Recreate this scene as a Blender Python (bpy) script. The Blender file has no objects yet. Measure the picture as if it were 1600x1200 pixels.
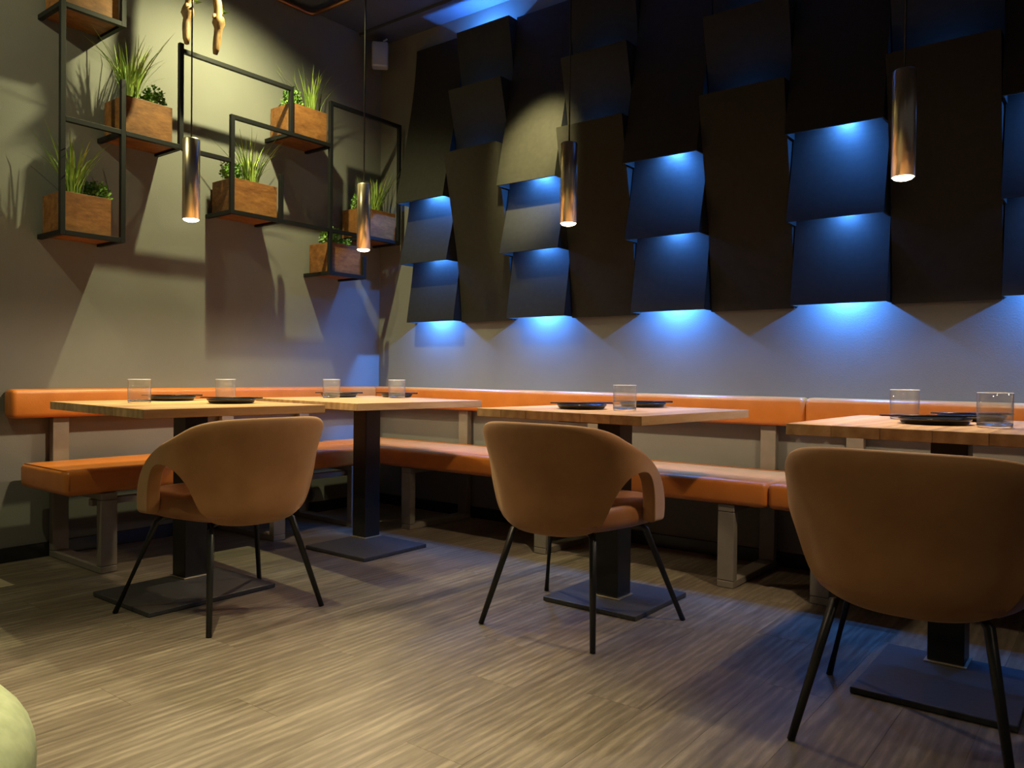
import bpy, bmesh, math, random
from mathutils import Vector, Matrix
random.seed(7)
PI = math.pi
sc = bpy.context.scene
COL = sc.collection

# ------------------------------------------------------------------ camera, world, lights, exposure
cam_d = bpy.data.cameras.new('camera'); cam = bpy.data.objects.new('camera', cam_d); COL.objects.link(cam)
cam_d.sensor_width = 36; cam_d.lens = 27.678; cam_d.clip_start = 0.02
YAW, PITCH, ROLL = 0.661318, -0.012345, 0.010693
F = Vector((-math.sin(YAW)*math.cos(PITCH), math.cos(YAW)*math.cos(PITCH), math.sin(PITCH)))
r0 = Vector((math.cos(YAW), math.sin(YAW), 0)); u0 = r0.cross(F)
Rv = math.cos(ROLL)*r0 + math.sin(ROLL)*u0; Uv = -math.sin(ROLL)*r0 + math.cos(ROLL)*u0
M = Matrix((Rv, Uv, -F)).transposed().to_4x4(); M.translation = Vector((4.015, -3.68, 0.883))
cam.matrix_world = M
sc.camera = cam

sc.view_settings.view_transform = 'Standard'; sc.view_settings.look = 'None'
sc.view_settings.gamma = 1; sc.view_settings.use_curve_mapping = False
sc.view_settings.exposure = 0.65

w = bpy.data.worlds.new('world'); sc.world = w; w.use_nodes = True
w.node_tree.nodes['Background'].inputs[0].default_value = (0.95, 0.92, 1.0, 1)
w.node_tree.nodes['Background'].inputs[1].default_value = 0.020

WARM = (1.0, 0.80, 0.40); WARM2 = (1.0, 0.78, 0.48); BLUE = (0.06, 0.275, 1.0)

def spot(loc, target, power, angle, blend=0.3, color=WARM, size=0.03):
    l = bpy.data.lights.new('ceiling_spot', 'SPOT'); l.energy = power; l.color = color
    l.spot_size = math.radians(angle); l.spot_blend = blend; l.shadow_soft_size = size
    o = bpy.data.objects.new('ceiling_spot', l); COL.objects.link(o); o.location = loc
    o.rotation_euler = (Vector(target)-Vector(loc)).to_track_quat('-Z', 'Y').to_euler()
    return o

CEIL = 3.12
spot((0.68, -1.30, 3.06), (0.02, -1.36, 0.95), 122, 132, 1.0, (1.0, .96, .47), .02)    # wall spot over the planters
spot((0.85, -3.50, 3.06), (0.0, -2.2, 1.2), 38, 100, 0.6, (1.0, .96, .52), .02)      # wall spot further along the left wall
spot((1.75, -1.05, 3.06), (1.42, -.15, 2.10), 420, 27, 1.0, (1.0, .90, .40), .03)     # spot on the curved panels
spot((2.45, -2.95, 3.06), (2.45, -2.9, 0), 360, 54, 0.85, (1.0, .88, .52), .04)          # downlights over the aisle
spot((3.6, -2.9, 3.06), (3.3, -2.3, 0), 24, 60, 0.8, (1.0, .86, .58), .04)
spot((4.9, -4.6, 3.06), (3.0, -2.3, 0.0), 16, 62, 0.8, (1.0, .82, .54), .06)

# ------------------------------------------------------------------ helpers
def link(name, me, mat=None, parent=None):
    o = bpy.data.objects.new(name, me); COL.objects.link(o)
    if mat is not None and len(me.materials) == 0: me.materials.append(mat)
    if parent is not None: o.parent = parent
    return o
def empty(name, loc=(0,0,0), rz=0.0):
    o = bpy.data.objects.new(name, None); COL.objects.link(o); o.location = loc; o.rotation_euler = (0,0,rz)
    o.empty_display_size = 0.05
    return o
def tag(o, label=None, cat=None, group=None, kind=None):
    if label: o['label'] = label
    if cat: o['category'] = cat
    if group: o['group'] = group
    if kind: o['kind'] = kind
    return o
def bm_obj(name, bm, mat, parent=None, smooth=False):
    bmesh.ops.recalc_face_normals(bm, faces=bm.faces[:])
    me = bpy.data.meshes.new(name); bm.to_mesh(me); bm.free()
    if smooth:
        for p in me.polygons: p.use_smooth = True
    return link(name, me, mat, parent)
def add_box(bm, x0, x1, y0, y1, z0, z1):
    v = [bm.verts.new((x, y, z)) for x in (x0, x1) for y in (y0, y1) for z in (z0, z1)]
    for f in ((0,1,3,2),(4,6,7,5),(0,4,5,1),(2,3,7,6),(0,2,6,4),(1,5,7,3)): bm.faces.new([v[i] for i in f])
    return v
def box(name, x0, x1, y0, y1, z0, z1, mat, parent=None, bevel=0.0, seg=2, smooth=False):
    bm = bmesh.new(); add_box(bm, x0, x1, y0, y1, z0, z1)
    if bevel > 0:
        bmesh.ops.bevel(bm, geom=bm.edges[:], offset=bevel, segments=seg, profile=0.5, affect='EDGES')
    o = bm_obj(name, bm, mat, parent, smooth)
    return o
def add_tube(bm, pts, rads, n=8, cap=True):
    pts = [Vector(p) for p in pts]; rings = []
    for i, p in enumerate(pts):
        d = (pts[min(i+1, len(pts)-1)] - pts[max(i-1, 0)]).normalized()
        a = Vector((0,0,1)) if abs(d.z) < 0.9 else Vector((1,0,0))
        e1 = d.cross(a).normalized(); e2 = d.cross(e1)
        rr = rads[i] if isinstance(rads, (list, tuple)) else rads
        rings.append([bm.verts.new(p + rr*(math.cos(2*PI*k/n)*e1 + math.sin(2*PI*k/n)*e2)) for k in range(n)])
    for a, b in zip(rings, rings[1:]):
        for k in range(n): bm.faces.new((a[k], a[(k+1)%n], b[(k+1)%n], b[k]))
    if cap: bm.faces.new(rings[0]); bm.faces.new(rings[-1][::-1])
def add_lathe(bm, prof, n=32, c=(0,0)):
    rings = []
    for r, z in prof:
        if r < 1e-6: rings.append([bm.verts.new((c[0], c[1], z))])
        else: rings.append([bm.verts.new((c[0]+r*math.cos(2*PI*k/n), c[1]+r*math.sin(2*PI*k/n), z)) for k in range(n)])
    for a, b in zip(rings, rings[1:]):
        for k in range(n):
            vs = [a[k % len(a)], a[(k+1) % len(a)], b[(k+1) % len(b)], b[k % len(b)]]
            u = []
            for v in vs:
                if v not in u: u.append(v)
            if len(u) > 2: bm.faces.new(u)

# ------------------------------------------------------------------ materials
def mat_new(name, base=(.5,.5,.5), rough=.5, metal=0.0, spec=.5, **kw):
    m = bpy.data.materials.new(name); m.use_nodes = True
    b = m.node_tree.nodes['Principled BSDF']
    b.inputs['Base Color'].default_value = (*base, 1); b.inputs['Roughness'].default_value = rough
    b.inputs['Metallic'].default_value = metal; b.inputs['Specular IOR Level'].default_value = spec
    for k, v in kw.items(): b.inputs[k.replace('_', ' ')].default_value = v
    return m
def add_noise(m, c1, c2, scale=30, detail=4, bump=0.0, stretch=(1,1,1), coord='Object', rnd=False, contrast=(.3,.7), bump_scale=None, rough=None, dist=0.0):
    nt = m.node_tree; N = nt.nodes; L = nt.links; b = N['Principled BSDF']
    tc = N.new('ShaderNodeTexCoord'); mp = N.new('ShaderNodeMapping'); mp.inputs['Scale'].default_value = stretch
    L.new(tc.outputs[coord], mp.inputs['Vector'])
    if rnd:
        oi = N.new('ShaderNodeObjectInfo'); vm = N.new('ShaderNodeVectorMath'); vm.operation = 'SCALE'
        vm.inputs[0].default_value = (37.0, 53.0, 19.0); L.new(oi.outputs['Random'], vm.inputs['Scale'])
        L.new(vm.outputs['Vector'], mp.inputs['Location'])
    nz = N.new('ShaderNodeTexNoise'); nz.inputs['Scale'].default_value = scale; nz.inputs['Detail'].default_value = detail
    nz.inputs['Distortion'].default_value = dist
    L.new(mp.outputs[0], nz.inputs['Vector'])
    cr = N.new('ShaderNodeValToRGB'); cr.color_ramp.elements[0].position = contrast[0]; cr.color_ramp.elements[1].position = contrast[1]
    cr.color_ramp.elements[0].color = (*c1, 1); cr.color_ramp.elements[1].color = (*c2, 1)
    L.new(nz.outputs['Fac'], cr.inputs['Fac'])
    out = cr.outputs['Color']
    if rnd:
        hs = N.new('ShaderNodeHueSaturation'); mr = N.new('ShaderNodeMapRange')
        mr.inputs['To Min'].default_value = 0.78; mr.inputs['To Max'].default_value = 1.18
        L.new(oi.outputs['Random'], mr.inputs['Value']); L.new(mr.outputs[0], hs.inputs['Value']); L.new(out, hs.inputs['Color'])
        out = hs.outputs['Color']
    L.new(out, b.inputs['Base Color'])
    if rough:
        r_ = N.new('ShaderNodeMapRange'); r_.inputs['To Min'].default_value = rough[0]; r_.inputs['To Max'].default_value = rough[1]
        L.new(nz.outputs['Fac'], r_.inputs['Value']); L.new(r_.outputs[0], b.inputs['Roughness'])
    if bump > 0:
        bp = N.new('ShaderNodeBump'); bp.inputs['Strength'].default_value = bump; bp.inputs['Distance'].default_value = 0.002
        src = nz
        if bump_scale:
            src = N.new('ShaderNodeTexNoise'); src.inputs['Scale'].default_value = bump_scale; src.inputs['Detail'].default_value = 3
            L.new(mp.outputs[0], src.inputs['Vector'])
        L.new(src.outputs['Fac'], bp.inputs['Height']); L.new(bp.outputs[0], b.inputs['Normal'])
    return m
def wood(name, c1, c2, c3, stretch, rough=.5, bump=.15, grain=1.0, wave=.14, var=.16):
    m = mat_new(name, c2, rough, 0, .35); nt = m.node_tree; N = nt.nodes; L = nt.links; b = N['Principled BSDF']
    tc = N.new('ShaderNodeTexCoord'); oi = N.new('ShaderNodeObjectInfo'); vm = N.new('ShaderNodeVectorMath'); vm.operation = 'SCALE'
    vm.inputs[0].default_value = (37.0, 53.0, 19.0); L.new(oi.outputs['Random'], vm.inputs['Scale'])
    mp = N.new('ShaderNodeMapping'); mp.inputs['Scale'].default_value = stretch
    L.new(tc.outputs['Object'], mp.inputs['Vector']); L.new(vm.outputs['Vector'], mp.inputs['Location'])
    n1 = N.new('ShaderNodeTexNoise'); n1.inputs['Scale'].default_value = 1.0*grain; n1.inputs['Detail'].default_value = 5; n1.inputs['Distortion'].default_value = 1.3
    n2 = N.new('ShaderNodeTexNoise'); n2.inputs['Scale'].default_value = 7.0*grain; n2.inputs['Detail'].default_value = 6; n2.inputs['Roughness'].default_value = .65
    wv = N.new('ShaderNodeTexWave'); wv.wave_type = 'BANDS'; wv.bands_direction = 'X'; wv.inputs['Scale'].default_value = .9*grain
    wv.inputs['Distortion'].default_value = 9; wv.inputs['Detail'].default_value = 3; wv.inputs['Detail Scale'].default_value = .8
    for n in (n1, n2, wv): L.new(mp.outputs[0], n.inputs['Vector'])
    mx = N.new('ShaderNodeMix'); mx.data_type = 'FLOAT'; mx.inputs['Factor'].default_value = .5
    L.new(n1.outputs['Fac'], mx.inputs[2]); L.new(n2.outputs['Fac'], mx.inputs[3])
    mx2 = N.new('ShaderNodeMix'); mx2.data_type = 'FLOAT'; mx2.inputs['Factor'].default_value = wave
    L.new(mx.outputs[0], mx2.inputs[2]); L.new(wv.outputs['Fac'], mx2.inputs[3])
    cr = N.new('ShaderNodeValToRGB'); e = cr.color_ramp.elements
    e[0].position = .32; e[0].color = (*c1, 1); e[1].position = .68; e[1].color = (*c3, 1)
    k = e.new(.5); k.color = (*c2, 1)
    L.new(mx2.outputs[0], cr.inputs['Fac'])
    hs = N.new('ShaderNodeHueSaturation'); mr = N.new('ShaderNodeMapRange'); mr.inputs['To Min'].default_value = 1-var; mr.inputs['To Max'].default_value = 1+var
    L.new(oi.outputs['Random'], mr.inputs['Value']); L.new(mr.outputs[0], hs.inputs['Value']); L.new(cr.outputs['Color'], hs.inputs['Color'])
    L.new(hs.outputs['Color'], b.inputs['Base Color'])
    bp = N.new('ShaderNodeBump'); bp.inputs['Strength'].default_value = bump; bp.inputs['Distance'].default_value = .002
    L.new(n2.outputs['Fac'], bp.inputs['Height']); L.new(bp.outputs[0], b.inputs['Normal'])
    return m

m_wall = add_noise(mat_new('wall_paint', rough=.85, spec=.2), (.185,.182,.17), (.205,.203,.19), 3, 3, .25, bump_scale=160)
m_ceil = add_noise(mat_new('ceiling_paint', rough=.9, spec=.1), (.070,.078,.105), (.082,.090,.118), 5, 3, .15, bump_scale=90)
m_base = mat_new('baseboard_lacquer', (.012,.012,.012), .25, 0, .6)
m_under = mat_new('floor_substrate', (.03,.026,.022), .9)
m_plank = wood('floor_vinyl_oak', (.085,.066,.050), (.150,.122,.092), (.270,.225,.170), (7, .75, 7), .38, .16, 1.7, .10, .05)
m_panel = add_noise(mat_new('panel_black_board', rough=.5, spec=.3), (.021,.0195,.017), (.027,.025,.0215), 40, 3, .08, bump_scale=220)
m_orange = add_noise(mat_new('orange_leather', rough=.38, spec=.5), (.50,.150,.022), (.58,.185,.032), 12, 4, .25, bump_scale=260)
m_steel = add_noise(mat_new('taupe_powder_coat', rough=.5, metal=.1), (.20,.175,.145), (.23,.20,.17), 20, 2)
m_suede = add_noise(mat_new('brown_nubuck', rough=.72, spec=.3), (.25,.110,.036), (.32,.148,.052), 9, 5, .2, bump_scale=320)
m_suede.node_tree.nodes['Principled BSDF'].inputs['Sheen Weight'].default_value = .35
m_suede.node_tree.nodes['Principled BSDF'].inputs['Sheen Tint'].default_value = (1, .75, .5, 1)
m_seat = add_noise(mat_new('brown_leather', rough=.36, spec=.5), (.26,.105,.04), (.33,.14,.055), 14, 4, .2, bump_scale=260)
m_black = mat_new('black_powder_coat', (.014,.014,.015), .38, .2, .5)
m_blackm = add_noise(mat_new('black_cast_plate', rough=.5, spec=.5), (.028,.028,.03), (.045,.045,.048), 60, 3, .3, rough=(.4,.6))
m_oak = wood('oak_table', (.36,.20,.085), (.50,.30,.135), (.62,.40,.20), (7, 1.0, 7), .4, .1)
m_collar = mat_new('bare_metal_weld', (.55,.48,.36), .4, .8)
m_planter = wood('planter_wood', (.10,.034,.010), (.20,.080,.022), (.31,.135,.040), (5, 3, 9), .6, .4, 1.2, .05)
m_soil = add_noise(mat_new('soil', rough=.95), (.02,.014,.01), (.05,.035,.02), 60, 3, .6)
m_frame = mat_new('black_square_tube', (.007,.007,.008), .55, .1, .35)
def leafmat(name, a, b):
    m = add_noise(mat_new(name, rough=.5, spec=.35), a, b, 14, 2)
    m.node_tree.nodes['Principled BSDF'].inputs['Subsurface Weight'].default_value = 0.0
    return m
m_grass = leafmat('grass_blade', (.14,.26,.035), (.46,.58,.13))
m_herb = leafmat('herb_leaf', (.08,.20,.03), (.26,.42,.09))
m_brass = mat_new('brushed_champagne_metal', (.86,.72,.52), .30, 1.0)
m_cable = mat_new('black_cable', (.01,.01,.01), .6)
m_glass = bpy.data.materials.new('glass_painted_haze'); m_glass.use_nodes = True
_n = m_glass.node_tree; _n.nodes.clear()
_o = _n.nodes.new('ShaderNodeOutputMaterial'); _x = _n.nodes.new('ShaderNodeMixShader'); _t = _n.nodes.new('ShaderNodeBsdfTransparent'); _g = _n.nodes.new('ShaderNodeBsdfGlossy'); _f = _n.nodes.new('ShaderNodeLayerWeight'); _m = _n.nodes.new('ShaderNodeMath'); _m.operation = 'POWER'; _m.inputs[1].default_value = 3.0; _k = _n.nodes.new('ShaderNodeMath'); _k.operation = 'MULTIPLY_ADD'; _k.inputs[1].default_value = .7; _k.inputs[2].default_value = .05
_t.inputs[0].default_value = (.95,.955,.955,1); _g.inputs['Roughness'].default_value = .02; _f.inputs['Blend'].default_value = .5
_n.links.new(_f.outputs['Facing'], _m.inputs[0]); _n.links.new(_m.outputs[0], _k.inputs[0]); _n.links.new(_k.outputs[0], _x.inputs[0]); _d = _n.nodes.new('ShaderNodeBsdfDiffuse'); _d.inputs[0].default_value = (.9,.9,.88,1); _y = _n.nodes.new('ShaderNodeMixShader'); _y.inputs[0].default_value = .035; _n.links.new(_t.outputs[0], _y.inputs[1]); _n.links.new(_d.outputs[0], _y.inputs[2]); _n.links.new(_y.outputs[0], _x.inputs[1]); _n.links.new(_g.outputs[0], _x.inputs[2]); _n.links.new(_x.outputs[0], _o.inputs[0])  # white diffuse share is painted haze, for reflections the dark surroundings don't give
m_glassb = mat_new('glass_base', (1,1,1), .01, 0, .5, Transmission_Weight=1.0, IOR=1.45)
m_rim = mat_new('painted_highlight_rim', (.75,.75,.72), .1, 0, .8, Transmission_Weight=.4)  # whitish base colour paints the highlight onto the glass rim
m_plate = mat_new('black_glaze', (.012,.012,.013), .14, 0, .6)
m_stick = mat_new('black_lacquer', (.015,.013,.012), .25, 0, .5)
m_nap = mat_new('paper_napkin', (.55,.50,.42), .8)
m_speaker = mat_new('pale_grey_plastic', (.36,.38,.44), .5)
m_bark = add_noise(mat_new('peeled_branch', rough=.6), (.09,.042,.012), (.36,.21,.075), 5, 5, .6, (8,8,3))
m_copper = mat_new('copper_pipe', (.42,.17,.09), .35, .9)
m_pouf = add_noise(mat_new('sage_boucle', rough=.9), (.30,.34,.20), (.40,.44,.27), 40, 3, .5)
m_white = mat_new('white_card', (.8,.8,.78), .6)
def emis(name, col, s):
    m = bpy.data.materials.new(name); m.use_nodes = True; nt = m.node_tree; nt.nodes.clear()
    e = nt.nodes.new('ShaderNodeEmission'); o = nt.nodes.new('ShaderNodeOutputMaterial')
    e.inputs[0].default_value = (*col, 1); e.inputs[1].default_value = s; nt.links.new(e.outputs[0], o.inputs[0]); return m
m_bulb = emis('lamp_glow', (1.0, .80, .48), 22)

# ------------------------------------------------------------------ the setting
XM, YM = 6.2, -6.2
floor = tag(box('floor', -.15, XM, YM, .15, -.12, -.006, m_under), kind='structure', label='dark wooden plank floor laid along the left wall')
tag(box('wall_left', -.15, 0, YM, .15, 0, CEIL, m_wall), kind='structure')
tag(box('wall_right', 0, XM, 0, .15, 0, CEIL, m_wall), kind='structure')
tag(box('ceiling', -.15, XM, YM, .15, CEIL, CEIL+.12, m_ceil), kind='structure')
tag(box('baseboard_left', 0, .014, YM, -.0145, 0, .068, m_base, bevel=.003), kind='structure')
tag(box('baseboard_right', 0, XM, -.014, 0, 0, .068, m_base, bevel=.003), kind='structure')
tag(box('trim_1', 0, XM, -.20, -.0005, CEIL-.022, CEIL, m_ceil, bevel=.003), kind='structure')

# floor planks, one object each, running parallel to the left wall
PW, PL, GAP = .178, 1.22, .0002
bmp = bmesh.new(); add_box(bmp, -PW/2+GAP, PW/2-GAP, -PL/2+GAP, PL/2-GAP, -.006, 0)
top = [e for e in bmp.edges if all(abs(v.co.z) < 1e-6 for v in e.verts)]
bmesh.ops.bevel(bmp, geom=top, offset=.0003, segments=1, affect='EDGES')
plank_me = bpy.data.meshes.new('plank'); bmesh.ops.recalc_face_normals(bmp, faces=bmp.faces[:]); bmp.to_mesh(plank_me); bmp.free(); plank_me.materials.append(m_plank)
offs = [0, .41, .83, .22, .63, 1.04, .1, .52]
for i in range(30):
    for j in range(-1, 5):
        y = -(j*PL) - offs[i % 8]
        cx = PW/2 + i*PW + .001
        y1, y0 = y + PL/2, y - PL/2
        if y0 > -.02 or y1 < -5.0 or cx > XM-.1: continue
        p = link('plank', plank_me, None, floor)
        if y1 > -.0005:            # cut at the wall
            s = (-.0005 - y0)/PL; p.scale = (1, s, 1); p.location = (cx, (y0-.0005)/2, 0)
        else: p.location = (cx, y, 0)

# ------------------------------------------------------------------ curved wall panels with blue light behind them
PX0, PWID = .362, .4085
def lerp(a, b, t): return a + (b-a)*t
def panel_mesh(name, zs, z_edge, d_s, d_edge, flare):
    """sheet from z=zs (close to the wall, d_s) to z=z_edge (standing out, d_edge); side returns go back to the wall"""
    n = 16; T = .010; wd = PWID-.006; bm = bmesh.new(); prof = []
    for i in range(n+1):
        t = i/n; s = t**flare; s = .75*s + .25*(s*s*(3-2*s))
        prof.append((lerp(zs, z_edge, t), lerp(d_s, d_edge, s)))
    rows = []
    for z, d in prof:
        rows.append([bm.verts.new((0, -d, z)), bm.verts.new((wd, -d, z)), bm.verts.new((wd, -d+T, z)), bm.verts.new((0, -d+T, z))])
    for a, b in zip(rows, rows[1:]):
        for k in range(4): bm.faces.new((a[k], a[(k+1)%4], b[(k+1)%4], b[k]))
    bm.faces.new(rows[0]); bm.faces.new(rows[-1])
    return bm, prof, wd
def panel_return(prof, x, tuck):
    bm = bmesh.new(); T = .006; rows = []
    for z, d in prof:
        inner = tuck if abs(z - prof[-1][0]) < .07 else .001   # leave room for the next panel tucked in behind
        dd = max(d-.010, inner+.002)
        rows.append([bm.verts.new((x, -dd, z)), bm.verts.new((x+T, -dd, z)), bm.verts.new((x+T, -inner, z)), bm.verts.new((x, -inner, z))])
    for a, b in zip(rows, rows[1:]):
        for k in range(4): bm.faces.new((a[k], a[(k+1)%4], b[(k+1)%4], b[k]))
    bm.faces.new(rows[0]); bm.faces.new(rows[-1])
    return bm
def led(loc, up, power, rz=.03):
    l = bpy.data.lights.new('panel_led', 'AREA'); l.shape = 'DISK'; l.size = rz; l.energy = power; l.color = BLUE
    o = bpy.data.objects.new('panel_led', l); COL.objects.link(o); o.location = loc
    o.rotation_euler = (PI if up else 0, 0, 0)
    return o
# (z at the tucked end, z at the flared edge, distance tucked, distance flared, curve)
ODD = [('long', 2.965, 1.952, .030, .205, 1.35), ('middle', 1.985, 1.572, .085, .170, 1.25), ('lowest', 1.605, 1.208, .045, .100, 1.2)]
ZM = (2.965+1.200)  # mirror
EVEN = [('long', 1.200, 2.206, .030, .205, 1.35), ('middle', ZM-1.985, 2.586, .085, .170, 1.25), ('topmost', 2.565, 2.955, .045, .100, 1.2)]
NTH = ['first', 'second', 'third', 'fourth', 'fifth', 'sixth', 'seventh', 'eighth', 'ninth']
for c in range(9):
    odd = c % 2 == 0; x = PX0 + c*PWID + .003
    for (kind, zs, ze, ds, de, fl) in (ODD if odd else EVEN):
        bm, prof, wd = panel_mesh('acoustic_panel', zs, ze, ds, de, fl)
        root = empty('acoustic_panel', (x, 0, 0))
        bm_obj('face_sheet', bm, m_panel, root, False)
        for xr in (0, wd-.006):
            bm_obj('side_return', panel_return(prof, xr, {'long': .089, 'middle': .049}.get(kind, .001)), m_panel, root)
        which = {'long': 'long', 'middle': 'short middle', 'lowest': 'short lowest', 'topmost': 'short topmost'}[kind]
        tag(root, f"{which} black curved panel, {'foot' if odd else 'head'} standing out, in {NTH[c]} panel column from the corner",
            'wall panel', 'black curved panels on the wall')
        # blue lamp behind the flared edge of this panel
        xc = x + wd/2
        if odd:
            pw = {'long': 4.2, 'middle': 3.4, 'lowest': 14.0}[kind]; dd = {'long': .125, 'middle': .085, 'lowest': .032}[kind]
            led((xc+.02, -dd, ze+(.12 if kind == 'lowest' else .075)), False, pw)
        else:
            pw = {'long': .35, 'middle': .25, 'topmost': 9.0}[kind]; dd = {'long': .135, 'middle': .10, 'topmost': .04}[kind]
            led((xc, -dd, ze-.115), True, pw)

# ------------------------------------------------------------------ orange corner benches
def cushion_box(name, x0, x1, y0, y1, z0, z1, parent, r=.022):
    o = box(name, x0, x1, y0, y1, z0, z1, m_orange, parent, bevel=r, seg=4, smooth=True)
    return o
def bench_frame(parent, c, along):
    """one support: rear upright, front leg, floor bar, seat bearer; c is its place along the wall"""
    a, b = c-.036, c+.036
    def bb(name, d0, d1, z0, z1):   # d measured out from the wall
        if along == 'x': return box(name, a, b, -d1, -d0, z0, z1, m_steel, parent, bevel=.003)
        return box(name, d0, d1, a, b, z0, z1, m_steel, parent, bevel=.003)
    bb('back_upright', .020, .060, .031, .659)
    bb('front_leg', .500, .540, .031, .318); bb('floor_bar', .020, .540, .001, .030); bb('seat_bearer', .0605, .540, .319, .349)

bl = tag(empty('corner_bench', (0, 0, 0)), 'orange leather bench along the wall under the planters, open end free', 'bench')
seat_l = cushion_box('seat_cushion', .064, .545, -2.235, -.562, .350, .456, bl)
bm = bmesh.new(); add_tube(bm, [(.085,-2.222,.4545),(.30,-2.222,.4555),(.515,-2.222,.4545),(.535,-2.222,.446),(.5425,-2.222,.43),(.5425,-2.222,.375)], .0028, 8)
bm_obj('piping', bm, m_orange, seat_l, True)
cushion_box('back_cushion', .002, .102, -2.28, -.106, .660, .792, bl)
for c in (-2.056, -1.18, -.66): bench_frame(bl, c, 'y')
box('seat_rail', .44, .475, -2.10, -.60, .288, .318, m_steel, bl, bevel=.003)
b1 = tag(empty('corner_bench', (0, 0, 0)), 'orange leather bench below the black panels, reaching from the corner to the cushion joint', 'bench')
cushion_box('seat_cushion', .064, 2.884, -.553, -.064, .350, .456, b1)
cushion_box('back_cushion', .002, 2.884, -.102, -.002, .660, .792, b1)
for c in (.82, 1.755, 2.71): bench_frame(b1, c, 'x')
b2 = tag(empty('corner_bench', (0, 0, 0)), 'orange leather bench below the black panels, beyond the cushion joint', 'bench')
cushion_box('seat_cushion', 2.887, 5.6, -.553, -.064, .350, .456, b2)
cushion_box('back_cushion', 2.887, 5.6, -.102, -.002, .660, .792, b2)
for c in (3.092, 4.0, 5.0): bench_frame(b2, c, 'x')

# ------------------------------------------------------------------ tables
TT = .032
def make_table(cx, cy, sx, sy, rot, colc, plate, label):
    t = tag(empty('pedestal_table', (cx, cy, 0), math.radians(rot)), label, 'table', 'oak tables along the benches')
    n = max(5, round(sx/.128)); pw = sx/n
    ci, si = math.cos(-math.radians(rot)), math.sin(-math.radians(rot))
    def loc(x, y): dx, dy = x-cx, y-cy; return ci*dx - si*dy, si*dx + ci*dy
    for i in range(n):
        x0 = -sx/2 + i*pw
        bm = bmesh.new(); add_box(bm, -pw/2+.0004, pw/2-.0004, -sy/2, sy/2, -TT/2, TT/2)
        bmesh.ops.bevel(bm, geom=bm.edges[:], offset=.0012, segments=1, affect='EDGES')
        p = bm_obj('plank', bm, m_oak, t); p.location = (x0+pw/2, 0, .75-TT/2)
    x, y = loc(*colc)
    def rotbox(name, hx, hy, x, y, z0, z1, mat, bev):
        o = box(name, -hx, hx, -hy, hy, z0, z1, mat, t, bevel=bev); o.location = (x, y, 0); o.rotation_euler = (0,0,-math.radians(rot)); return o
    rotbox('column', .05, .05, x, y, .024, .70, m_black, .003)
    rotbox('collar', .058, .058, x, y, .0195, .0238, m_collar, .001)
    rotbox('top_bracket', .16, .16, x, y, .7002, .7178, m_black, .002)
    px, py = loc((plate[0]+plate[1])/2, (plate[2]+plate[3])/2)
    rotbox('base_plate', (plate[1]-plate[0])/2, (plate[3]-plate[2])/2, px, py, .001, .019, m_blackm, .003)
    return t
make_table(.967, -1.945, .90, .73, -4, (.905, -1.89), (.855, 1.285, -2.265, -1.735), 'oak pedestal table by the open end of the planter-side bench')
make_table(.995, -1.00, .90, .76, -5, (.86, -.87), (.80, 1.235, -1.215, -.80), 'oak pedestal table set into the corner of the two benches')
make_table(2.42, -.965, .755, .79, -4, (2.438, -.992), (2.237, 2.645, -1.184, -.77), 'oak pedestal table served by the middle chair, below the third hanging lamp from the planters')
make_table(3.635, -1.045, .76, .735, -1.5, (3.60, -.95), (3.42, 3.82, -1.36, -.90), 'oak pedestal table standing past the cushion joint of the bench')

# ------------------------------------------------------------------ chairs
def interp(tab, x):
    if x <= tab[0][0]: return tab[0][1]
    for (a, va), (b, vb) in zip(tab, tab[1:]):
        if x <= b: return va + (vb-va)*(x-a)/(b-a)
    return tab[-1][1]
S_BACK = [(.325,.44),(.338,.56),(.35,.64),(.37,.71),(.40,.75),(.46,.795),(.56,.868),(.66,.955),(.70,.985),(.72,1.0)]
SECT = [(0,.331,0,.722),(.10,.331,.10,.722),(.20,.331,.20,.721),(.30,.332,.30,.719),(.40,.334,.40,.715),(.50,.338,.50,.709),(.58,.347,.60,.700),
        (.64,.365,.68,.690),(.685,.400,.75,.679),(.715,.448,.82,.668),(.75,.490,.88,.658),(.80,.524,.94,.647),(.86,.549,1.00,.635),(.93,.562,1.065,.620),
        (1.00,.565,1.135,.607),(1.07,.560,1.22,.587),(1.13,.548,1.31,.563),(1.18,.528,1.39,.534),(1.215,.500,1.455,.502),(1.24,.468,1.50,.466),(1.252,.434,1.52,.430),(1.258,.404,1.515,.398),(1.265,.380,1.49,.374)]
def plan(t, z):
    a, b, yc = .312, .240, -.065
    n = 2.35
    if t <= 1:
        ph = t*PI/2; x = a*math.sin(ph)**(2/n); y = yc - b*max(math.cos(ph), 0)**(2/n)
    else: x = a - .050*(t-1)**1.3; y = yc + (t-1)*.40
    s = interp(S_BACK, z); k = min(max((t-.55)/.45, 0), 1); k = k*k*(3-2*k)
    q = min(max((z-.5)/.22, 0), 1); s *= 1 + .045*q*q*(3-2*q)
    sx = lerp(s, .97+.03*min(1, max(0, (z-.4)/.3)), k); sy = lerp(.45+.55*s, 1.0, k)
    return Vector((x*sx, (y-.02)*sy + .02, z))
def chair_shell():
    bm = bmesh.new(); V = 8; cols = []
    half = [s for s in SECT]
    seq = [(-tb, zb, -tt, zt) for tb, zb, tt, zt in half[:0:-1]] + half
    for tb, zb, tt, zt in seq:
        col = []
        for j in range(V+1):
            v = j/V; vv = v**1.25
            t = lerp(tb, tt, vv); z = lerp(zb, zt, vv)
            p = plan(abs(t), z)
            if t < 0: p.x = -p.x
            col.append(bm.verts.new(p))
        cols.append(col)
    for a, b in zip(cols, cols[1:]):
        for j in range(V): bm.faces.new((a[j], b[j], b[j+1], a[j+1]))
    return bm
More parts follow.
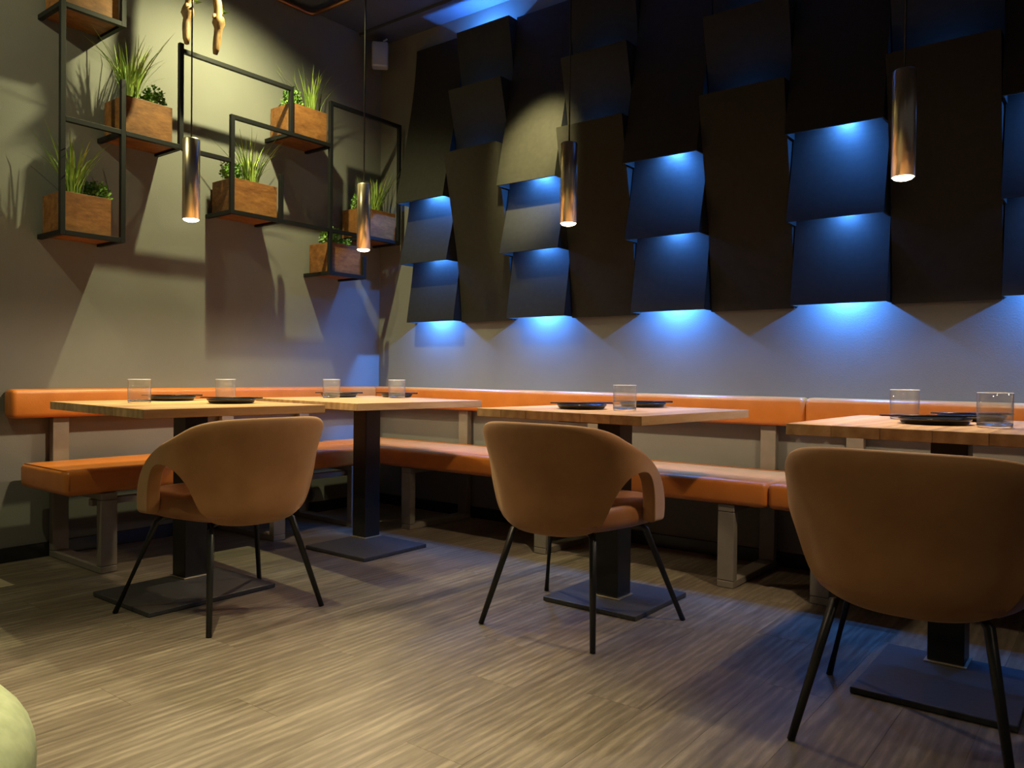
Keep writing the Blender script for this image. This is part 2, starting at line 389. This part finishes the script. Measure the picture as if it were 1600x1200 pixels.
def add_cushion(bm, outline, z0, z1, r, crown=0.0):
    """soft slab over a closed outline"""
    c = Vector((sum(p[0] for p in outline)/len(outline), sum(p[1] for p in outline)/len(outline)))
    def ring(inset, z):
        out = []
        for p in outline:
            d = Vector((p[0]-c.x, p[1]-c.y)); l = d.length; q = c + d*((l-inset)/l)
            out.append(bm.verts.new((q.x, q.y, z)))
        return out
    rs = []
    for k in range(5): a = PI/2*k/4; rs.append(ring(r*(1-math.sin(a)), z0 + r*(1-math.cos(a))))
    for k in range(5): a = PI/2*k/4; rs.append(ring(r*(1-math.cos(a)), z1 - r*(1-math.sin(a))))
    rs.append(ring(.09, z1+crown*.6)); rs.append(ring(.16, z1+crown))
    n = len(outline)
    for a, b in zip(rs, rs[1:]):
        for k in range(n): bm.faces.new((a[k], a[(k+1)%n], b[(k+1)%n], b[k]))
    bm.faces.new(rs[0][::-1]); bm.faces.new(rs[-1])
def make_chair():
    root = empty('tub_chair')
    bm = chair_shell(); me = bpy.data.meshes.new('shell'); bm.normal_update()
    bm.to_mesh(me); bm.free()
    for p in me.polygons: p.use_smooth = True
    sh = link('shell', me, m_suede, root)
    md = sh.modifiers.new('solid', 'SOLIDIFY'); md.thickness = .046; md.offset = -1; md.use_even_offset = False
    sh.modifiers.new('sub', 'SUBSURF').levels = 2; sh.modifiers['sub'].render_levels = 2
    # seat
    right = [(.0,-.235),(.09,-.232),(.155,-.215),(.20,-.18),(.222,-.12),(.236,-.05),(.246,.02),(.250,.09),(.246,.15),(.230,.20),(.195,.232),(.14,.248),(.07,.254)]
    outline = right + [(0,.255)] + [(-x, y) for x, y in right[:0:-1]]
    bm = bmesh.new(); add_cushion(bm, outline, .362, .452, .034, .008)
    seat = bm_obj('seat', bm, m_seat, root, True)
    # legs and the frame below the seat
    for s in (-1, 1):
        bm = bmesh.new(); add_tube(bm, [(s*.10,-.10,.352),(s*.150,-.135,.350),(s*.166,-.150,.335),(s*.232,-.250,.001)], [.012,.012,.0125,.0095], 12)
        bm_obj('leg', bm, m_black, root, True)
        bm = bmesh.new(); add_tube(bm, [(s*.10,.10,.352),(s*.185,.125,.350),(s*.205,.140,.335),(s*.302,.250,.001)], [.012,.012,.0125,.0095], 12)
        bm_obj('leg', bm, m_black, root, True)
    box('under_frame', -.115, .115, -.13, .13, .338, .361, m_black, root, bevel=.004)
    return root
def copy_tree(o, parent=None):
    c = o.copy(); COL.objects.link(c); c.parent = parent
    for ch in list(o.children): copy_tree(ch, c)
    return c
chair = make_chair()
chair.location = (2.465, -1.305, 0); chair.rotation_euler = (0, 0, math.radians(0))
tag(chair, 'brown tub chair with black legs at the table below the middle of the black panels', 'chair', 'brown tub chairs at the oak tables')
c1 = copy_tree(chair); c1.location = (1.385, -2.01, 0); c1.rotation_euler = (0, 0, math.radians(90))
c1['label'] = 'brown tub chair with black legs facing the planter-side bench, back to the room'
c3 = copy_tree(chair); c3.location = (3.628, -1.512, 0); c3.rotation_euler = (0, 0, math.radians(-2))
c3['label'] = 'brown tub chair with black legs at the table past the bench cushion joint'

# ------------------------------------------------------------------ pendant lamps
def pendant(x, y, label):
    p = tag(empty('pendant_lamp', (x, y, 0)), label, 'lamp', 'slim metal pendants over the tables')
    bm = bmesh.new()
    add_lathe(bm, [(.0,1.832),(.031,1.832),(.034,1.829),(.034,1.503),(.0318,1.503),(.0318,1.512)], 40); bm_obj('tube_shade', bm, m_brass, p, False)
    for pl in p.children[0].data.polygons: pl.use_smooth = abs(pl.normal.z) < .5
    bm = bmesh.new(); add_lathe(bm, [(0,1.4935),(.016,1.4945),(.027,1.4985),(.0312,1.504),(.0312,1.511),(0,1.511)], 32); bm_obj('light_disc', bm, m_bulb, p.children[0])
    bm = bmesh.new(); add_tube(bm, [(0,0,1.833),(0,0,CEIL-.025)], .0032, 8); bm_obj('cable', bm, m_cable, p, True)
    bm = bmesh.new(); add_lathe(bm, [(0,CEIL-.024),(.045,CEIL-.024),(.045,CEIL),(0,CEIL)], 28); bm_obj('ceiling_rose', bm, m_cable, p)
    l = bpy.data.lights.new('pendant_light', 'SPOT'); l.energy = 31; l.color = WARM2; l.spot_size = math.radians(156); l.spot_blend = .5; l.shadow_soft_size = .028
    o = bpy.data.objects.new('pendant_light', l); COL.objects.link(o); o.location = (x, y, 1.488)
pendant(.985, -1.94, 'slim champagne metal pendant tube in front of the planters, over the open-end table')
pendant(.975, -1.005, 'slim champagne metal pendant tube hanging over the corner table')
pendant(2.205, -.99, 'slim champagne metal pendant tube hanging over the table with one glass')
pendant(3.465, -1.02, 'slim champagne metal pendant tube over the table past the bench cushion joint')

# ------------------------------------------------------------------ planter frame on the left wall
TB = .011; XF = .238
fr = tag(empty('tubular_shelf', (0, 0, 0)), 'black square tube shelf frame stepping along the wall with wooden planters', 'shelf frame')
def hb(y0, y1, z): box('rail', XF-TB, XF+TB, y0+TB+.0002, y1-TB-.0002, z-TB, z+TB, m_frame, fr, bevel=.001)
def vb(y, z0, z1): box('post', XF-TB, XF+TB, y-TB, y+TB, z0-TB, z1+TB, m_frame, fr, bevel=.001)
def db(y, z): box('support_arm', .0005, XF-TB-.0002, y-TB, y+TB, z-TB, z+TB, m_frame, fr, bevel=.001)
Y0, Y1, Y2, Y3, Y4, Y5, Y6, Y7, Y8 = -2.130, -1.860, -1.570, -1.280, -.970, -.905, -.620, -.352, -.058
vb(Y0, 1.50, 2.95); vb(Y1, 1.50, 2.25); vb(Y1, 2.52, 2.95); vb(Y2, 2.01, 2.52); vb(Y5, 2.24+2*TB, 2.495-2*TB); vb(Y3, 1.735, 2.24); vb(Y4, 1.735+2*TB, 1.985); vb(Y6, 1.48, 2.495); vb(Y8, 1.735, 2.495); vb(Y7, 1.48, 1.60)
hb(Y0, Y1, 1.50); hb(Y0, Y1, 2.52); hb(Y0, Y1, 2.01); hb(Y1, Y2, 2.01); hb(Y2, Y5+2*TB, 2.495); hb(Y2, Y3, 2.005); hb(Y3, Y6, 2.24); hb(Y3, Y6, 1.735); hb(Y6, Y8, 1.735); hb(Y6, Y8, 2.495); hb(Y6, Y7, 1.48)
for y, z in ((Y0,1.50),(Y1,1.50),(Y0,2.52),(Y1,2.52),(Y1,2.01),(Y2,2.01),(Y5,2.24),(Y6,2.24),(Y3,1.735),(Y4,1.735),(Y8,1.735),(Y6,1.48),(Y7,1.48)): db(y, z)
db(-.33, 1.735)
for y0, y1, z in ((Y0,Y1,1.50),(Y0,Y1,2.52),(Y1,Y2,2.01),(Y5,Y6,2.24),(Y3,Y4,1.735),(-.33,Y8,1.735),(Y6,Y7,1.48)):
    box('shelf_board', .002, XF-TB-.0004, y0+TB+.0004, y1-TB-.0004, z+TB-.009, z+TB, m_planter, fr)
def blade_mesh(bm, base, h, lean, az, wdt, curl):
    n = 6; prev = None
    d = Vector((math.cos(az), math.sin(az), 0)); s = Vector((-d.y, d.x, 0))
    for i in range(n+1):
        t = i/n
        p = Vector(base) + d*(lean*t**1.6*h) + Vector((0,0,h*(t - curl*t**3)))
        wd = wdt*(1-t)**.6*(.6+.4*min(1, t*4)) + .0003
        cur = (bm.verts.new(p - s*wd), bm.verts.new(p + s*wd))
        if prev: bm.faces.new((prev[0], prev[1], cur[1], cur[0]))
        prev = cur
def grass(y, x, z, h, n, label, seed):
    rnd = random.Random(seed); bm = bmesh.new()
    for _ in range(n):
        az = rnd.uniform(0, 2*PI); rr = .035*math.sqrt(rnd.random())
        b = (rr*math.cos(az)+rnd.uniform(-.01,.01), rr*math.sin(az)+rnd.uniform(-.015,.015), 0)
        blade_mesh(bm, b, h*rnd.uniform(.5, 1.05), rnd.uniform(.08, .6)*(1 if rnd.random() < .75 else 1.6), az+rnd.uniform(-.7,.7), rnd.uniform(.0026, .0050), rnd.uniform(0, .28))
    me = bpy.data.meshes.new('tufted_plant'); bm.to_mesh(me); bm.free()
    for p in me.polygons: p.use_smooth = True
    o = link('tufted_plant', me, m_grass); o.location = (x, y, z)
    # keep blades in front of the wall and out of the frame behind
    for v in me.vertices:
        if v.co.x + x < .012: v.co.x = .012 - x
        if v.co.y + y > -.075 and v.co.x + x > .2: v.co.y = -.075 - y
        if v.co.y + y > -.02: v.co.y = -.02 - y
    return tag(o, label, 'plant', 'grass tufts in the planters')
def herb(y, x, z, r, h, n, label, seed):
    rnd = random.Random(seed); bm = bmesh.new()
    for k in range(n):
        az = rnd.uniform(0, 2*PI); el = rnd.uniform(.1, 1.0); q = rnd.uniform(.35, 1)
        c = Vector((r*q*math.cos(az)*(1-.3*el), r*q*math.sin(az)*(1-.3*el), h*el*rnd.uniform(.6,1)))
        if k % 5 == 0: add_tube(bm, [(c.x*.2, c.y*.2, 0), (c.x*.6, c.y*.6, c.z*.6), tuple(c)], .0009, 4, False)
        a = Vector((rnd.uniform(-1,1), rnd.uniform(-1,1), rnd.uniform(-.2,1))).normalized(); bb = a.orthogonal().normalized()
        L_, W_ = rnd.uniform(.011,.020), rnd.uniform(.005,.009)
        vs = [bm.verts.new(c), bm.verts.new(c+a*L_*.5+bb*W_), bm.verts.new(c+a*L_), bm.verts.new(c+a*L_*.5-bb*W_)]
        bm.faces.new(vs)
    me = bpy.data.meshes.new('leafy_herb'); bm.to_mesh(me); bm.free()
    o = link('leafy_herb', me, m_herb); o.location = (x, y, z)
    for v in me.vertices:
        if v.co.x + x < .012: v.co.x = .012 - x
    return tag(o, label, 'plant', 'low leafy plants in the planters')
def planter(y0, y1, zb, label, h=.178):
    x0, x1 = .020, XF-TB-.004; T = .014; z0 = zb + TB + .001
    c = tag(empty('planter_box', ((x0+x1)/2, (y0+y1)/2, z0)), label, 'planter', 'wooden planters in the frame')
    hx, hy = (x1-x0)/2, (y1-y0)/2
    box('front_board', hx-T, hx, -hy, hy, 0, h, m_planter, c, bevel=.0015)
    box('back_board', -hx, -hx+T, -hy, hy, 0, h, m_planter, c, bevel=.0015)
    box('side_board', -hx+T+.0003, hx-T-.0003, -hy, -hy+T, 0, h, m_planter, c, bevel=.0015)
    box('side_board', -hx+T+.0003, hx-T-.0003, hy-T, hy, 0, h, m_planter, c, bevel=.0015)
    box('bottom_board', -hx+T+.0003, hx-T-.0003, -hy+T+.0003, hy-T-.0003, 0, .012, m_planter, c)
    box('soil', -hx+T+.0005, hx-T-.0005, -hy+T+.0005, hy-T-.0005, .0125, h-.004, m_soil, c)
    return z0 + h - .004
PL_ = [ # y0, y1, z, where, grass y, herb y
  (Y0+.015, Y1-.015, 2.52, 'topmost planter of the shelf', None, None),
  (Y1+.015, Y2-.035, 2.01, 'planter below the hanging branches', -1.775, -1.655),
  (Y0+.005, Y1-.045, 1.50, 'low planter at the shelf end far from the corner', -2.045, -1.93),
  (Y3+.018, Y4-.015, 1.735, 'planter on the long lower rail between two pendants', -1.10, -1.21),
  (Y5+.016, Y6-.018, 2.24, 'high planter on the corner side', -.685, -.815),
  (Y6+.018, Y7-.015, 1.48, 'lowest planter behind the corner table pendant', None, -.53),
  (-.345, Y8-.012, 1.735, 'planter beside the black panels', -.165, -.285),
]
for i, (y0, y1, zb, where, gy, hy_) in enumerate(PL_):
    zs = planter(y0, y1, zb, 'reddish brown wooden box, ' + where)
    if gy is not None:
        grass(gy, .135, zs+.0005, [0,.33,.30,.27,.31,0,.29][i], [0,110,90,80,55,0,75][i], 'tall thin grass growing in the ' + where, 100+i)
    if hy_ is not None:
        herb(hy_, .125, zs+.0005, .068, [0,.11,.09,.11,.12,.12,.10][i], 480, 'low bushy plant growing in the ' + where, 200+i)
herb(-.42, .13, 1.48+TB+.001+.178-.004+.0005, .05, .06, 160, 'second low green plant in the lowest planter behind the corner table pendant', 301)

# ------------------------------------------------------------------ things on the tables
def glass(x, y, label):
    g = tag(empty('tumbler_glass', (x, y, .7502)), label, 'glass', 'clear tumblers on the oak tables')
    bm = bmesh.new(); add_lathe(bm, [(.0436,.0145),(.0445,.0945),(.0438,.0955),(.0431,.0945),(.0420,.0145)], 48); bm_obj('wall', bm, m_glass, g, True)
    bm = bmesh.new(); add_lathe(bm, [(.0446,.0953),(.0440,.0966),(.0433,.0953),(.0446,.0953)], 48); bm_obj('rim', bm, m_rim, g, True)
    bm = bmesh.new(); add_lathe(bm, [(0,.0006),(.0405,.0006),(.0430,.003),(.0436,.0140),(.0300,.0135),(0,.0125)], 48); o = bm_obj('thick_base', bm, m_glassb, g, True)
def dish(x, y, label, rz=0, r=.098):
    bm = bmesh.new()
    add_lathe(bm, [(0,.001),(r*.84,.001),(r*.90,.003),(r*.985,.014),(r,.0175),(r*.985,.0185),(r*.86,.006),(0,.0055)], 48)
    o = bm_obj('shallow_dish', bm, m_plate, None, True); o.location = (x, y, .7502)
    tag(o, label, 'dish', 'black dishes on the oak tables')
def sticks(x, y, rz, label, L_=.25):
    for k in (0, 1):
        bm = bmesh.new(); a = .015*(1 if k else -1)
        add_tube(bm, [(-L_/2, 0, 0), (L_/2, 0, 0)], [.0022, .0036], 8)
        o = bm_obj('chopstick', bm, m_stick, None, True)
        o.rotation_euler = (0, 0, rz + a); o.location = (x + math.sin(-rz)*.008*(1 if k else -1), y + math.cos(rz)*.008*(1 if k else -1), .7502+.0232)
        tag(o, label, 'chopstick', 'black chopsticks on the dishes')
def napkin(x, y, rz, label):
    o = box('folded_napkin', -.075, .075, -.028, .028, 0, .006, m_nap, None, bevel=.002); o.location = (x, y, .7585); o.rotation_euler = (0, 0, rz)
    tag(o, label, 'napkin', 'folded napkins in the dishes')
TBL = ['open-end table by the planters', 'corner table', 'table with a single glass', 'table past the bench cushion joint']
glass(.865, -2.09, 'clear tumbler standing near the outer edge of the ' + TBL[0])
glass(.79, -1.655, 'clear tumbler on the corner-ward side of the ' + TBL[0])
dish(.665, -1.84, 'black dish on the bench side of the ' + TBL[0]); sticks(.665, -1.84, 1.0, 'thin black chopstick on the bench-side dish of the ' + TBL[0])
dish(1.08, -1.81, 'black dish on the chair side of the ' + TBL[0]); sticks(1.08, -1.81, .75, 'thin black chopstick on the chair-side dish of the ' + TBL[0])
glass(.79, -1.05, 'clear tumbler on the planter-wall side of the ' + TBL[1])
glass(.975, -.765, 'clear tumbler on the panel-wall side of the ' + TBL[1])
dish(.67, -.90, 'black dish on the planter-wall side of the ' + TBL[1]); sticks(.67, -.90, .9, 'thin black chopstick on the planter-wall dish of the ' + TBL[1])
dish(.86, -.655, 'black dish on the panel-wall side of the ' + TBL[1], r=.085)
sticks(.86, -.655, .5, 'thin black chopstick on the panel-wall dish of the ' + TBL[1], .23)
glass(2.53, -1.08, 'clear tumbler, the only one on its table, before the middle chair')
dish(2.335, -1.075, 'black dish beside the glass on the ' + TBL[2]); sticks(2.335, -1.075, .85, 'thin black chopstick on the dish beside the single glass')
dish(2.40, -.70, 'black dish on the bench side of the ' + TBL[2]); sticks(2.40, -.70, .55, 'thin black chopstick on the bench-side dish of the ' + TBL[2])
glass(3.45, -.87, 'clear tumbler on the bench side of the ' + TBL[3])
glass(3.735, -1.16, 'clear tumbler on the chair side of the ' + TBL[3])
dish(3.575, -1.09, 'black dish on the chair side of the ' + TBL[3]); sticks(3.56, -1.09, .62, 'thin black chopstick on the chair-side dish of the ' + TBL[3], .28)
dish(3.63, -.79, 'black dish on the bench side of the ' + TBL[3]); sticks(3.63, -.79, .62, 'thin black chopstick on the bench-side dish of the ' + TBL[3])

# ------------------------------------------------------------------ speaker in the corner, pipe, hanging branches, pouf
sp = tag(empty('speaker_box', (.16, -.16, 2.95), math.radians(45)), 'small pale grey speaker box on a bracket high in the room corner', 'speaker')
box('cabinet', -.052, .052, -.04, .04, -.085, .075, m_speaker, sp, bevel=.012, seg=3, smooth=True)
box('bracket', -.012, .012, .0405, .17, -.01, .03, m_black, sp, bevel=.002)
bm = bmesh.new(); add_tube(bm, [(.02,0,.0755),(.02,0,.09),(.045,0,.105)], .006, 8); bm_obj('connector', bm, m_white, sp, True)
bm = bmesh.new(); add_tube(bm, [(.035,-4.9,CEIL-.035),(.035,-.64,CEIL-.035),(.045,-.61,CEIL-.035),(.08,-.60,CEIL-.035),(4.9,-.60,CEIL-.035)], .014, 12)
tag(bm_obj('conduit_pipe', bm, m_copper, None, True), 'copper coloured pipe turning a corner below the ceiling', 'pipe')
def branch(x, y, zb, seed, label):
    rnd = random.Random(seed); t = tag(empty('hanging_branch', (x, y, zb)), label, 'branch', 'branch pieces hanging before the wall')
    pts, rad = [], []
    n = 26; H = CEIL - zb - .001
    for i in range(n+1):
        q = i/n; z = H*q
        pts.append((.010*math.sin(q*9+seed), .010*math.cos(q*7+seed), z))
        r = .017 + .008*q + .002*rnd.uniform(-1,1)
        if i == 0: r = .011
        if i == 1: r = .0165
        rad.append(r)
    for kn in (6, 7): rad[kn] = .031 - .004*(kn-6)
    bm = bmesh.new(); add_tube(bm, pts, rad, 12); bm_obj('stem', bm, m_bark, t, True)
    kz = pts[7][2]
    for k, az in enumerate((-.9, 2.3)):
        bm = bmesh.new(); add_tube(bm, [(0,0,kz), (.022*math.cos(az), .022*math.sin(az), kz+.006), (.038*math.cos(az), .038*math.sin(az), kz-.012)], [.012,.010,.005], 8); bm_obj('twig_stub', bm, m_bark, t, True)
    for k in range(5):
        bm = bmesh.new(); az = .6 + .35*k; c = Vector((.03*math.cos(az), .03*math.sin(az), kz+.02+.012*k)); a = Vector((math.cos(az), math.sin(az), .4-.2*k)).normalized(); s = a.cross(Vector((0,0,1))).normalized()
        vs = [c, c+a*.014+s*.009, c+a*.034, c+a*.014-s*.009]; bm.faces.new([bm.verts.new(v) for v in vs]); bm_obj('leaf', bm, m_herb, t)
branch(.40, -1.622, 2.468, 3, 'knotty brown branch piece hanging beside the pendant cable, before the planter wall')
branch(.40, -1.476, 2.472, 5, 'knotty brown branch piece with a green sprig, hanging nearer the corner')

pf = tag(empty('round_pouf', (2.745, -3.525, 0)), 'sage green upholstered round pouf standing alone on the open floor', 'pouf')
bm = bmesh.new(); R_ = .30; prof = [(0,.03)] + [(R_-.03,.03),(R_-.008,.04),(R_,.06)]
for k in range(0, 9): a = PI/2*k/8; prof.append((R_+.012-.09*(1-math.cos(a)), .365+.09*math.sin(a)))
prof += [(.12,.463),(0,.465)]
add_lathe(bm, prof, 64); bm_obj('upholstery', bm, m_pouf, pf, True)
bm = bmesh.new(); add_lathe(bm, [(0,.001),(.24,.001),(.24,.029),(0,.029)], 40); bm_obj('plinth', bm, m_black, pf)
